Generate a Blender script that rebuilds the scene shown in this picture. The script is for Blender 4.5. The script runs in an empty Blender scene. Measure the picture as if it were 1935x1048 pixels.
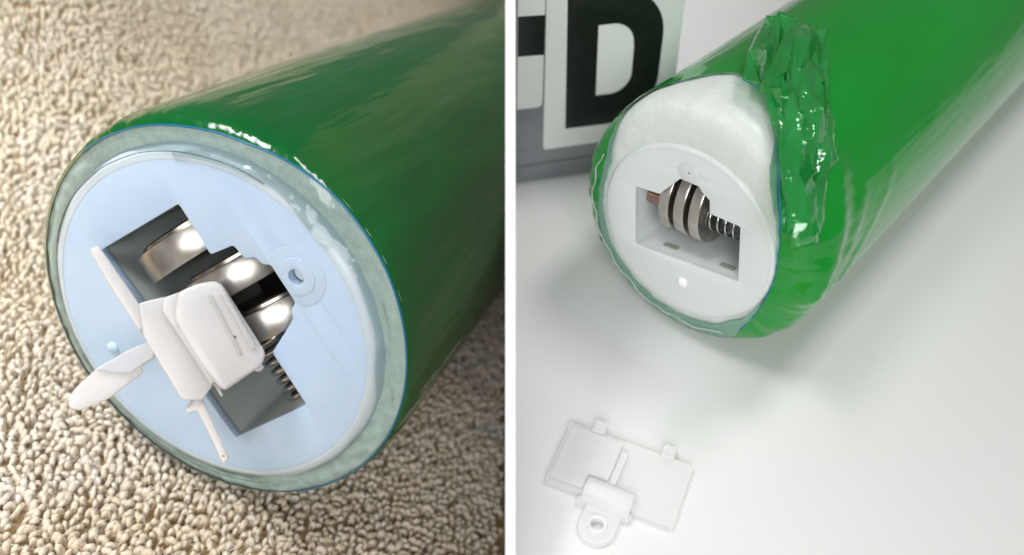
import bpy, bmesh, math, random
import numpy as np
from mathutils import Vector, Matrix, noise
from mathutils.geometry import delaunay_2d_cdt

random.seed(7); RNG = np.random.default_rng(7)
MM = 0.001
SC = bpy.context.scene
COL = SC.collection

# ------------------------------------------------------------------ camera
PITCH = math.radians(42.774)
CAM_H = 80.937 * MM
cam = bpy.data.cameras.new('camera')
cam.sensor_width = 36.0
cam.lens = 36.0 * 1550.0 / 1935.0
cam.clip_start = 0.005
cam.clip_end = 20.0
cam.dof.use_dof = True
cam.dof.focus_distance = 0.097
cam.dof.aperture_fstop = 19.0
cam_o = bpy.data.objects.new('camera', cam)
COL.objects.link(cam_o)
cam_o.location = (0, 0, CAM_H)
cam_o.rotation_euler = (math.pi / 2 - PITCH, 0, 0)
SC.camera = cam_o

# ------------------------------------------------------------------ world and lamps
w = bpy.data.worlds.new('World'); SC.world = w; w.use_nodes = True
bg = w.node_tree.nodes['Background']
bg.inputs['Color'].default_value = (1.0, 0.97, 0.93, 1)
bg.inputs['Strength'].default_value = 0.14

def area(name, loc, target, sx, sy, power, col, spread=180):
    l = bpy.data.lights.new(name, 'AREA'); l.shape = 'RECTANGLE'; l.size = sx; l.size_y = sy
    l.energy = power; l.color = col; l.spread = math.radians(spread)
    o = bpy.data.objects.new(name, l); COL.objects.link(o); o.location = loc
    d = Vector(target) - Vector(loc)
    o.rotation_euler = d.to_track_quat('-Z', 'Y').to_euler()
    return o
area('window_light', (-0.25, 0.14, 0.40), (-0.175, 0.14, 0.0), 0.26, 0.26, 0.50, (0.985, 0.985, 0.985), 43)
area('softbox_light', (0.16, 0.17, 0.42), (0.06, 0.09, 0.0), 0.11, 0.11, 0.64, (1.0, 0.985, 0.98))
area('front_fill_light', (-0.02, -0.36, 0.30), (0.0, 0.10, 0.0), 0.34, 0.24, 1.92, (0.985, 0.985, 0.99))  # added fill lamp that brightens the letter tiles and other front faces

SC.view_settings.view_transform = 'Standard'
SC.view_settings.look = 'None'
SC.view_settings.gamma = 1.0
SC.view_settings.exposure = 0.0
SC.view_settings.use_curve_mapping = False
SC.cycles.max_bounces = 10
SC.cycles.transparent_max_bounces = 16
SC.cycles.caustics_reflective = False
SC.cycles.caustics_refractive = False

# ------------------------------------------------------------------ helpers
def link(o, parent=None):
    COL.objects.link(o)
    if parent is not None: o.parent = parent
    return o

def tag(o, label=None, cat=None, group=None, kind=None):
    if label: o['label'] = label
    if cat: o['category'] = cat
    if group: o['group'] = group
    if kind: o['kind'] = kind
    return o

def empty(name, mat=None, parent=None):
    o = bpy.data.objects.new(name, None); o.empty_display_size = 0.005
    link(o, parent)
    if mat is not None: o.matrix_world = mat
    return o

def mesh_obj(name, verts, faces, material, parent=None, smooth=True, loc_mat=None):
    me = bpy.data.meshes.new(name)
    me.from_pydata([tuple(v) for v in verts], [], [tuple(f) for f in faces])
    me.update()
    return finish(name, me, material, parent, smooth, loc_mat)

def finish(name, me, material, parent=None, smooth=True, loc_mat=None, sharp=None):
    me.materials.clear()
    for m in (material if isinstance(material, (list, tuple)) else [material]):
        me.materials.append(m)
    if smooth:
        me.polygons.foreach_set('use_smooth', [True] * len(me.polygons))
        if sharp: me.set_sharp_from_angle(angle=math.radians(sharp))
    o = bpy.data.objects.new(name, me)
    link(o, parent)
    if loc_mat is not None: o.matrix_local = loc_mat
    return o

def recalc(me):
    bm = bmesh.new(); bm.from_mesh(me)
    bmesh.ops.recalc_face_normals(bm, faces=bm.faces)
    bm.to_mesh(me); bm.free()

def plate_mesh(loops, depth, bevel=0.0, res=2):
    """Flat plate with holes: 2D loops (metres), thickness centred on z=0, rounded edges."""
    cu = bpy.data.curves.new('tmp', 'CURVE'); cu.dimensions = '2D'; cu.fill_mode = 'BOTH'
    cu.extrude = max(depth / 2 - bevel, 0); cu.bevel_depth = bevel; cu.bevel_resolution = res
    cu.offset = -bevel
    for lp in loops:
        sp = cu.splines.new('POLY'); sp.points.add(len(lp) - 1)
        for p, q in zip(sp.points, lp): p.co = (q[0], q[1], 0, 1)
        sp.use_cyclic_u = True
    ob = bpy.data.objects.new('tmp', cu); COL.objects.link(ob)
    dg = bpy.context.evaluated_depsgraph_get()
    me = bpy.data.meshes.new_from_object(ob.evaluated_get(dg))
    bpy.data.objects.remove(ob); bpy.data.curves.remove(cu)
    bm = bmesh.new(); bm.from_mesh(me)
    bmesh.ops.remove_doubles(bm, verts=bm.verts, dist=1e-7)
    bmesh.ops.recalc_face_normals(bm, faces=bm.faces)
    bm.to_mesh(me); bm.free()
    return me

def round_poly(pts, r, n=4):
    """Round the corners of a closed 2D polygon by r (scalar or per-corner list)."""
    out = []; N = len(pts)
    for i in range(N):
        p = Vector(pts[i]).to_2d(); a = Vector(pts[i - 1]).to_2d(); b = Vector(pts[(i + 1) % N]).to_2d()
        rr = r[i] if isinstance(r, (list, tuple)) else r
        da = a - p; db = b - p
        k = min(rr, da.length * 0.45, db.length * 0.45)
        if k < 1e-7: out.append((p.x, p.y)); continue
        p0 = p + da.normalized() * k; p1 = p + db.normalized() * k
        for j in range(n + 1):
            t = j / n
            q = p0 * (1 - t) ** 2 + p * 2 * t * (1 - t) + p1 * t * t
            out.append((q.x, q.y))
    return out

def circle(cx, cy, r, n=32):
    return [(cx + r * math.cos(2 * math.pi * i / n), cy + r * math.sin(2 * math.pi * i / n)) for i in range(n)]

def revolve(profile, n=96, closed=False, mod=None):
    """profile: list of (radius, z). Axis = local z."""
    V = []; Fc = []
    m = len(profile)
    for i in range(n):
        t = 2 * math.pi * i / n
        for j, (r, z) in enumerate(profile):
            if mod: r, z = mod(t, j, r, z)
            V.append((r * math.cos(t), r * math.sin(t), z))
    for i in range(n):
        for j in range(m - 1):
            a = i * m + j; b = ((i + 1) % n) * m + j
            Fc.append((a, b, b + 1, a + 1))
    return V, Fc

def tube_path(path, rad, sides=8, cap=True):
    V = []; Fc = []
    P = [Vector(p) for p in path]; n = len(P)
    up = Vector((0.123, 0.456, 0.88)).normalized()
    T0 = (P[1] - P[0]).normalized(); N = (up - up.dot(T0) * T0).normalized()
    for i in range(n):
        T = (P[min(i + 1, n - 1)] - P[max(i - 1, 0)]).normalized()
        N = (N - N.dot(T) * T).normalized(); B = T.cross(N)
        for k in range(sides):
            a = 2 * math.pi * k / sides
            V.append(P[i] + (N * math.cos(a) + B * math.sin(a)) * rad)
    for i in range(n - 1):
        for k in range(sides):
            Fc.append((i * sides + k, i * sides + (k + 1) % sides, (i + 1) * sides + (k + 1) % sides, (i + 1) * sides + k))
    if cap:
        Fc.append(tuple(range(sides))[::-1]); Fc.append(tuple((n - 1) * sides + k for k in range(sides)))
    return V, Fc

def interp(tab, t):
    """periodic (degrees) table lookup, smooth"""
    t = t % 360.0
    ks = [(k % 360.0, v) for k, v in tab]; ks.sort()
    xs = [k for k, _ in ks]; vs = [v for _, v in ks]
    xs = [xs[-1] - 360] + xs + [xs[0] + 360]; vs = [vs[-1]] + vs + [vs[0]]
    return float(np.interp(t, xs, vs))

# ------------------------------------------------------------------ materials
def new_mat(name):
    m = bpy.data.materials.new(name); m.use_nodes = True
    return m, m.node_tree.nodes, m.node_tree.links, m.node_tree.nodes['Principled BSDF']

def setp(b, **kw):
    names = dict(col='Base Color', rough='Roughness', metal='Metallic', coat='Coat Weight', coatr='Coat Roughness',
                 sss='Subsurface Weight', sssr='Subsurface Radius', ssss='Subsurface Scale', spec='Specular IOR Level',
                 trans='Transmission Weight', ior='IOR', alpha='Alpha', sheen='Sheen Weight', sheenr='Sheen Roughness')
    for k, v in kw.items():
        if k == 'col' or k == 'sssr':
            b.inputs[names[k]].default_value = (*v, 1) if k == 'col' else v
        else: b.inputs[names[k]].default_value = v

def add_noise_color(m, base, var, scale, detail=4, rough=0.6, coord='Object', stretch=(1, 1, 1)):
    N, Lk, B = m.node_tree.nodes, m.node_tree.links, m.node_tree.nodes['Principled BSDF']
    tc = N.new('ShaderNodeTexCoord'); mp = N.new('ShaderNodeMapping'); mp.inputs['Scale'].default_value = stretch
    nz = N.new('ShaderNodeTexNoise'); nz.inputs['Scale'].default_value = scale; nz.inputs['Detail'].default_value = detail
    nz.inputs['Roughness'].default_value = rough
    cr = N.new('ShaderNodeValToRGB')
    cr.color_ramp.elements[0].position = 0.3; cr.color_ramp.elements[1].position = 0.7
    cr.color_ramp.elements[0].color = (*base, 1); cr.color_ramp.elements[1].color = (*var, 1)
    Lk.new(tc.outputs[coord], mp.inputs['Vector']); Lk.new(mp.outputs['Vector'], nz.inputs['Vector'])
    Lk.new(nz.outputs['Fac'], cr.inputs['Fac']); Lk.new(cr.outputs['Color'], B.inputs['Base Color'])
    return tc, mp, nz

def add_bump(m, scale, strength, dist, detail=3, stretch=(1, 1, 1), rough=0.5, prev=None, target='Normal'):
    N, Lk, B = m.node_tree.nodes, m.node_tree.links, m.node_tree.nodes['Principled BSDF']
    tc = N.new('ShaderNodeTexCoord'); mp = N.new('ShaderNodeMapping'); mp.inputs['Scale'].default_value = stretch
    nz = N.new('ShaderNodeTexNoise'); nz.inputs['Scale'].default_value = scale; nz.inputs['Detail'].default_value = detail
    nz.inputs['Roughness'].default_value = rough
    bp = N.new('ShaderNodeBump'); bp.inputs['Strength'].default_value = strength; bp.inputs['Distance'].default_value = dist
    Lk.new(tc.outputs['Object'], mp.inputs['Vector']); Lk.new(mp.outputs['Vector'], nz.inputs['Vector'])
    Lk.new(nz.outputs['Fac'], bp.inputs['Height'])
    if prev is not None: Lk.new(prev.outputs['Normal'], bp.inputs['Normal'])
    Lk.new(bp.outputs['Normal'], B.inputs[target])
    if target == 'Normal': Lk.new(bp.outputs['Normal'], B.inputs['Coat Normal'])
    return bp

def film_mat(name, dark, light, bump, stretch_axis=6.0, freq=420):
    m, N, Lk, B = new_mat(name)
    setp(B, col=dark, rough=0.3, coat=0.85, coatr=0.015, spec=0.12)
    add_noise_color(m, dark, light, 60, 3, stretch=(1, 1, 0.4))
    b1 = add_bump(m, freq, bump, 0.0008, 1.5, stretch=(1, 1, 1.0 / stretch_axis), rough=0.4)
    b1 = add_bump(m, freq * 1.9, bump * 1.3, 0.0006, 1.5, stretch=(1, 1, 1.0 / (stretch_axis * 1.3)), prev=b1)
    add_bump(m, 1500, bump * 0.06, 0.0002, 2, stretch=(1, 1, 0.5), prev=b1)
    return m

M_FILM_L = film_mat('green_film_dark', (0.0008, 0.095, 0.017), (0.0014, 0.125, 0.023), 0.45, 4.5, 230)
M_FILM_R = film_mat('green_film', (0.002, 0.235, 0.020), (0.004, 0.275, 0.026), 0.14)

def plastic(name, col, col2, rough, sss, scale=0.0015, bump=0.03):
    m, N, Lk, B = new_mat(name)
    setp(B, rough=rough, sss=sss, sssr=(1.0, 1.0, 1.0), ssss=scale, spec=0.4)
    add_noise_color(m, col, col2, 90, 4)
    add_bump(m, 900, bump, 0.0002, 4)
    return m
M_DISC_L = plastic('bluish_white_plastic', (0.45, 0.605, 0.80), (0.52, 0.66, 0.84), 0.42, 0.15)
M_RIM_L = plastic('pale_rim_plastic', (0.50, 0.60, 0.68), (0.58, 0.67, 0.73), 0.35, 0.15)
M_DISC_R = plastic('milky_white_plastic', (0.69, 0.74, 0.73), (0.74, 0.78, 0.77), 0.42, 0.15)
M_POCKET_L = plastic('grey_green_plastic', (0.60, 0.68, 0.66), (0.68, 0.75, 0.73), 0.4, 0.0)
M_POCKET_R = plastic('milky_pocket_plastic', (0.70, 0.76, 0.74), (0.78, 0.82, 0.80), 0.45, 0.1)
M_LID_L = plastic('ivory_lid_plastic', (0.64, 0.635, 0.635), (0.76, 0.75, 0.745), 0.30, 0.8, 0.003, 0.05)
M_LID_R = plastic('clear_white_lid_plastic', (0.90, 0.90, 0.895), (0.93, 0.93, 0.925), 0.40, 0.2, 0.001)
def see_through(m, amount):
    N = m.node_tree.nodes; Lk = m.node_tree.links; B = N['Principled BSDF']; out = N['Material Output']
    tr = N.new('ShaderNodeBsdfTransparent'); mx = N.new('ShaderNodeMixShader'); mx.inputs['Fac'].default_value = amount
    Lk.new(B.outputs[0], mx.inputs[1]); Lk.new(tr.outputs[0], mx.inputs[2]); Lk.new(mx.outputs[0], out.inputs['Surface'])
see_through(M_LID_R, 0.46); see_through(M_LID_L, 0.2)
M_LID_T = plastic('thin_clear_lid_plastic', (0.60, 0.62, 0.66), (0.68, 0.70, 0.74), 0.3, 0.0); see_through(M_LID_T, 0.45)
M_PIN = plastic('pin_plastic', (0.86, 0.87, 0.84), (0.9, 0.9, 0.88), 0.3, 0.2)

def add_specks(m, scale, thr, keep, col):
    """a few small dirt specks on a surface"""
    N, Lk, B = m.node_tree.nodes, m.node_tree.links, m.node_tree.nodes['Principled BSDF']
    src = B.inputs['Base Color'].links[0].from_socket
    tc = N.new('ShaderNodeTexCoord'); vo = N.new('ShaderNodeTexVoronoi'); vo.inputs['Scale'].default_value = scale
    nz = N.new('ShaderNodeTexNoise'); nz.inputs['Scale'].default_value = scale * 12
    vm = N.new('ShaderNodeVectorMath'); vm.operation = 'MULTIPLY_ADD'; vm.inputs[1].default_value = (0.12 / scale,) * 3
    Lk.new(tc.outputs['Object'], nz.inputs['Vector']); Lk.new(nz.outputs['Color'], vm.inputs[0]); Lk.new(tc.outputs['Object'], vm.inputs[2])
    Lk.new(vm.outputs[0], vo.inputs['Vector'])
    a = N.new('ShaderNodeMath'); a.operation = 'LESS_THAN'; a.inputs[1].default_value = thr; Lk.new(vo.outputs['Distance'], a.inputs[0])
    sp = N.new('ShaderNodeSeparateColor'); Lk.new(vo.outputs['Color'], sp.inputs[0])
    b = N.new('ShaderNodeMath'); b.operation = 'LESS_THAN'; b.inputs[1].default_value = keep; Lk.new(sp.outputs[0], b.inputs[0])
    c = N.new('ShaderNodeMath'); c.operation = 'MULTIPLY'; Lk.new(a.outputs[0], c.inputs[0]); Lk.new(b.outputs[0], c.inputs[1])
    mx = N.new('ShaderNodeMix'); mx.data_type = 'RGBA'; mx.inputs[7].default_value = (*col, 1)
    Lk.new(c.outputs[0], mx.inputs[0]); Lk.new(src, mx.inputs[6]); Lk.new(mx.outputs[2], B.inputs['Base Color'])
add_specks(M_DISC_L, 170, 0.040, 0.30, (0.10, 0.12, 0.14))
add_specks(M_LID_L, 260, 0.05, 0.25, (0.20, 0.17, 0.14))
add_specks(M_LID_R, 300, 0.06, 0.12, (0.25, 0.24, 0.22))
def foam_mat(name, a, b, coat, sc=620):
    m, N, Lk, B = new_mat(name)
    setp(B, rough=0.55, coat=coat, coatr=0.08, sss=0.15, sssr=(1, 1, 1), ssss=0.001)
    add_noise_color(m, a, b, sc, 6, 0.8)
    b1 = add_bump(m, 1600, 0.35, 0.0003, 4)
    add_bump(m, 300, 0.12, 0.0006, 3, prev=b1)
    return m
M_FOAM_L = foam_mat('grey_green_foam', (0.42, 0.53, 0.50), (0.72, 0.80, 0.77), 0.5)
M_FOAM_R = foam_mat('white_foam', (0.63, 0.69, 0.65), (0.69, 0.74, 0.70), 0.2, 2200)

def clear_film(name, tint, op):
    """thin clear film: mostly see-through, glossy, a little tinted"""
    m = bpy.data.materials.new(name); m.use_nodes = True
    N = m.node_tree.nodes; Lk = m.node_tree.links; N.clear()
    out = N.new('ShaderNodeOutputMaterial'); mx = N.new('ShaderNodeMixShader'); mx2 = N.new('ShaderNodeMixShader')
    tr = N.new('ShaderNodeBsdfTransparent'); tr.inputs['Color'].default_value = (*tint, 1)
    df = N.new('ShaderNodeBsdfDiffuse'); df.inputs['Color'].default_value = (*[min(1, t * 0.9) for t in tint], 1)
    gl = N.new('ShaderNodeBsdfGlossy'); gl.inputs['Roughness'].default_value = 0.10
    fr = N.new('ShaderNodeFresnel'); fr.inputs['IOR'].default_value = 1.5
    tc = N.new('ShaderNodeTexCoord'); nz = N.new('ShaderNodeTexNoise'); nz.inputs['Scale'].default_value = 500
    nz.inputs['Detail'].default_value = 3
    bp = N.new('ShaderNodeBump'); bp.inputs['Strength'].default_value = 0.22; bp.inputs['Distance'].default_value = 0.0006
    Lk.new(tc.outputs['Object'], nz.inputs['Vector']); Lk.new(nz.outputs['Fac'], bp.inputs['Height'])
    for nd in (gl, fr): Lk.new(bp.outputs['Normal'], nd.inputs['Normal'])
    mx2.inputs['Fac'].default_value = op
    Lk.new(tr.outputs[0], mx2.inputs[1]); Lk.new(df.outputs[0], mx2.inputs[2])
    Lk.new(fr.outputs[0], mx.inputs['Fac']); Lk.new(mx2.outputs[0], mx.inputs[1]); Lk.new(gl.outputs[0], mx.inputs[2])
    Lk.new(mx.outputs[0], out.inputs['Surface'])
    return m
M_CLEAR_L = clear_film('clear_film_edge', (0.86, 0.95, 0.93), 0.06)
M_CLEAR_R = clear_film('clear_film_rim', (0.42, 0.76, 0.58), 0.42)

def flap_mat():
    """crumpled green film, thin enough to let light through"""
    m, N, Lk, B = new_mat('crumpled_green_film')
    setp(B, rough=0.08, coat=1.0, coatr=0.02, spec=0.8); B.inputs['Coat IOR'].default_value = 1.9
    add_noise_color(m, (0.012, 0.30, 0.055), (0.04, 0.42, 0.11), 160, 3)
    b1 = add_bump(m, 700, 0.35, 0.0005, 3)
    out = N['Material Output']; tl = N.new('ShaderNodeBsdfTransparent'); tl.inputs['Color'].default_value = (0.40, 0.95, 0.52, 1)
    mx = N.new('ShaderNodeMixShader'); mx.inputs['Fac'].default_value = 0.46
    Lk.new(B.outputs[0], mx.inputs[1]); Lk.new(tl.outputs[0], mx.inputs[2]); Lk.new(mx.outputs[0], out.inputs['Surface'])
    return m
M_FLAP = flap_mat()
M_LIP_GLINT = clear_film('pale_lip_glint', (0.80, 0.92, 0.88), 0.6)  # whitish film edge, the light it catches put into the colour

def simple(name, col, rough=0.5, metal=0.0, **kw):
    m, N, Lk, B = new_mat(name); setp(B, col=col, rough=rough, metal=metal, **kw); return m
M_BLUE = simple('blue_print_edge', (0.003, 0.17, 0.33), 0.3)
M_POCKET_SHADE = simple('pocket_depth_shade', (0.035, 0.032, 0.03), 0.4)  # near-black colour standing in for the shade deep in the pocket
M_DARKLINE = simple('dark_seam', (0.03, 0.04, 0.04), 0.5)
M_COPPER = simple('copper_contact', (0.42, 0.27, 0.21), 0.3, 1.0)
m, N_, L_, B_ = new_mat('nickel_steel'); M_STEEL = m
setp(B_, rough=0.33, metal=1.0); add_noise_color(m, (0.46, 0.43, 0.39), (0.62, 0.59, 0.55), 500, 4); add_bump(m, 2500, 0.10, 0.0001, 3)
m, N_, L_, B_ = new_mat('dark_steel'); M_STEELD = m
setp(B_, rough=0.25, metal=1.0); add_noise_color(m, (0.22, 0.20, 0.18), (0.34, 0.31, 0.28), 500, 4)
M_SPRING = simple('spring_wire', (0.62, 0.62, 0.62), 0.22, 1.0)
M_SEAL = simple('black_seal', (0.015, 0.013, 0.012), 0.45)

m, N_, L_, B_ = new_mat('white_board'); M_BOARD = m
setp(B_, rough=0.7); add_noise_color(m, (0.90, 0.90, 0.90), (0.93, 0.93, 0.93), 80, 3)
m, N_, L_, B_ = new_mat('tan_bounce_face'); M_BOUNCE = m
setp(B_, rough=0.8); add_noise_color(m, (0.60, 0.54, 0.44), (0.66, 0.60, 0.50), 200, 4)
m, N_, L_, B_ = new_mat('white_table_top'); M_TABLE = m
setp(B_, rough=0.38, spec=0.35); add_noise_color(m, (0.755, 0.755, 0.752), (0.785, 0.783, 0.778), 14, 5); add_bump(m, 700, 0.03, 0.0002, 3)
add_specks(M_TABLE, 90, 0.028, 0.16, (0.45, 0.43, 0.40))
m, N_, L_, B_ = new_mat('white_tile'); M_TILE = m
setp(B_, rough=0.45); add_noise_color(m, (0.86, 0.87, 0.865), (0.90, 0.905, 0.90), 120, 5)
m, N_, L_, B_ = new_mat('black_letter_paint'); M_BLACK = m
setp(B_, rough=0.42); add_noise_color(m, (0.006, 0.008, 0.008), (0.013, 0.015, 0.014), 300, 5)
m, N_, L_, B_ = new_mat('grey_sign_board'); M_GREY = m
setp(B_, rough=0.5); add_noise_color(m, (0.20, 0.22, 0.24), (0.30, 0.32, 0.34), 160, 4, stretch=(0.3, 1, 1))

m, N_, L_, B_ = new_mat('carpet_backing'); M_BACKING = m
setp(B_, rough=1.0, spec=0.05); add_noise_color(m, (0.44, 0.30, 0.15), (0.56, 0.41, 0.24), 400, 4)
m, N_, L_, B_ = new_mat('carpet_yarn'); M_YARN = m
setp(B_, rough=0.95, spec=0.08, sheen=0.5, sheenr=0.5, sss=0.0)
at = N_.new('ShaderNodeAttribute'); at.attribute_name = 'tone'
cr = N_.new('ShaderNodeValToRGB'); cr.color_ramp.elements[0].color = (0.78, 0.66, 0.48, 1); cr.color_ramp.elements[1].color = (0.96, 0.91, 0.82, 1)
tcy = N_.new('ShaderNodeTexCoord'); nzy = N_.new('ShaderNodeTexNoise'); nzy.inputs['Scale'].default_value = 14; nzy.inputs['Detail'].default_value = 3
mry = N_.new('ShaderNodeMapRange'); mry.inputs['From Min'].default_value = 0.42; mry.inputs['From Max'].default_value = 0.68; mry.inputs['To Max'].default_value = 0.55
mxy = N_.new('ShaderNodeMix'); mxy.data_type = 'RGBA'; mxy.inputs[7].default_value = (0.86, 0.69, 0.47, 1)
L_.new(tcy.outputs['Object'], nzy.inputs['Vector']); L_.new(nzy.outputs['Fac'], mry.inputs['Value']); L_.new(mry.outputs['Result'], mxy.inputs[0])
L_.new(at.outputs['Fac'], cr.inputs['Fac']); L_.new(cr.outputs['Color'], mxy.inputs[6]); L_.new(mxy.outputs[2], B_.inputs['Base Color'])
add_bump(m, 4000, 0.6, 0.0003, 3)
tly = N_.new('ShaderNodeBsdfTranslucent'); msy = N_.new('ShaderNodeMixShader'); msy.inputs['Fac'].default_value = 0.22
L_.new(mxy.outputs[2], tly.inputs['Color']); L_.new(B_.outputs[0], msy.inputs[1]); L_.new(tly.outputs[0], msy.inputs[2])
L_.new(msy.outputs[0], N_['Material Output'].inputs['Surface'])

# ------------------------------------------------------------------ frames of the two tubes
def frame(o, x, y, n):
    x = Vector(x).normalized(); n = Vector(n).normalized(); y = (-n).cross(x).normalized(); x = y.cross(-n)
    z = -n
    return Matrix(((x.x, y.x, z.x, o[0]), (x.y, y.y, z.y, o[1]), (x.z, y.z, z.z, o[2]), (0, 0, 0, 1)))
RL, TL = 22.645 * MM, 26.194 * MM          # left: disc radius, tube radius
RR, TR = 12.084 * MM, 16.839 * MM          # right
ML = frame((-0.036806, 0.069373, 0.00867), (0.499, -0.406, -0.766), None, (0.291, 0.911, -0.293))
MR = frame((0.0210, 0.076931, 0.016839), (0.730, -0.674, 0.112), None, (0.679, 0.735, 0.0))
BOARD_X0, BOARD_X1 = -0.645 * MM, 0.335 * MM

def clip_left(o):
    """the left tube and the carpet end at the divider board"""
    bm = bmesh.new(); bm.from_mesh(o.data)
    mi = o.matrix_world.inverted()
    p = mi @ Vector((BOARD_X0 - 0.00012, 0, 0)); nn = (mi.to_3x3() @ Vector((1, 0, 0))).normalized()
    bmesh.ops.bisect_plane(bm, geom=bm.verts[:] + bm.edges[:] + bm.faces[:], plane_co=p, plane_no=nn, clear_outer=True)
    bm.to_mesh(o.data); bm.free()

# ------------------------------------------------------------------ setting: table, divider, carpet
def box(name, x0, x1, y0, y1, z0, z1, material, parent=None):
    V = [(x, y, z) for x in (x0, x1) for y in (y0, y1) for z in (z0, z1)]
    Fc = [(0, 1, 3, 2), (4, 6, 7, 5), (0, 4, 5, 1), (2, 3, 7, 6), (0, 2, 6, 4), (1, 5, 7, 3)]
    return mesh_obj(name, V, Fc, material, parent, smooth=False)

tb = box('table_top', BOARD_X1 + 0.00005, 0.75, -0.25, 0.95, -0.02, 0.0, M_TABLE)
tag(tb, 'smooth white table top under the torn green tube and loose cover', 'table', kind='structure')

s_, c_ = math.sin(PITCH), math.cos(PITCH)
def front(yc, dep=0.080): return (s_ * yc + c_ * dep, c_ * yc - s_ * dep + CAM_H)
prof = [front(-0.24), front(0.062), (0.150, 0.066), (0.215, 0.045), (0.27, 0.0), (0.27, -0.16)]
V = []; Fc = []
for x in (BOARD_X0, BOARD_X1):
    for (y, z) in prof: V.append((x, y, z))
n_ = len(prof)
Fc = [tuple(range(n_))[::-1], tuple(range(n_, 2 * n_))] + [(i, (i + 1) % n_, n_ + (i + 1) % n_, n_ + i) for i in range(n_)]
dv = mesh_obj('stand_in_divider', V, Fc, [M_BOARD, M_BOUNCE], smooth=False); recalc(dv.data)  # added board, stands in for the blank gap between the two scenes
for pl in dv.data.polygons:
    if pl.normal.x < -0.9: pl.material_index = 1      # unseen left face, tinted for its reflection and bounce on the left tube
tag(dv, 'thin white board added in place of the blank gap between the beige carpet and the white table', 'board')

# carpet plane: tangent below the left tube
CN = Vector((0.413, 0.157, 0.897)).normalized()
C0 = Vector(ML.translation) - CN * (TL + 0.0007)
cx_ = Vector((1, 0, 0)); cx_ = (cx_ - cx_.dot(CN) * CN).normalized(); cy_ = CN.cross(cx_)
MC = Matrix(((cx_.x, cy_.x, CN.x, C0.x), (cx_.y, cy_.y, CN.y, C0.y), (cx_.z, cy_.z, CN.z, C0.z), (0, 0, 0, 1)))
NL3 = Vector((0.291, 0.911, -0.293)).normalized()
TU, TV = NL3.dot(cx_), NL3.dot(cy_); TQ = math.hypot(TU, TV); TU /= TQ; TV /= TQ
def hgt(u, v):
    e = -TV * u + TU * v - 0.036; al = TU * u + TV * v       # distance left of the tube, distance along it
    ramp = min(1.0, max(0.0, (al - 0.0) / 0.07)); ramp = ramp * ramp * (3 - 2 * ramp)
    e = max(0.0, e); ec = min(e, 0.062); up = max(0.0, 0.0275 * ((1 + (ec / 0.022) ** 2) ** 0.5 - 1) - 1.5 * (e - ec))      # the cloth bunches up beside the tube
    return up * ramp + 0.0011 * noise.noise(Vector((u * 28, v * 28, 3.1))) + 0.0005 * noise.noise(Vector((u * 90, v * 90, 7.7)))
GU, GV = 160, 220
U = np.linspace(-0.26, 0.14, GU); Vv = np.linspace(-0.16, 0.55, GV)
cv = [(u, v, hgt(u, v) - 0.0017) for u in U for v in Vv]
cf = [(i * GV + j, (i + 1) * GV + j, (i + 1) * GV + j + 1, i * GV + j + 1) for i in range(GU - 1) for j in range(GV - 1)]
carpet = mesh_obj('carpet', cv, cf, M_BACKING)
carpet.matrix_world = MC
bpy.context.view_layer.update()
clip_left(carpet)
tag(carpet, 'beige looped pile carpet under the green tube with open cover', 'carpet', kind='structure')

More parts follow.
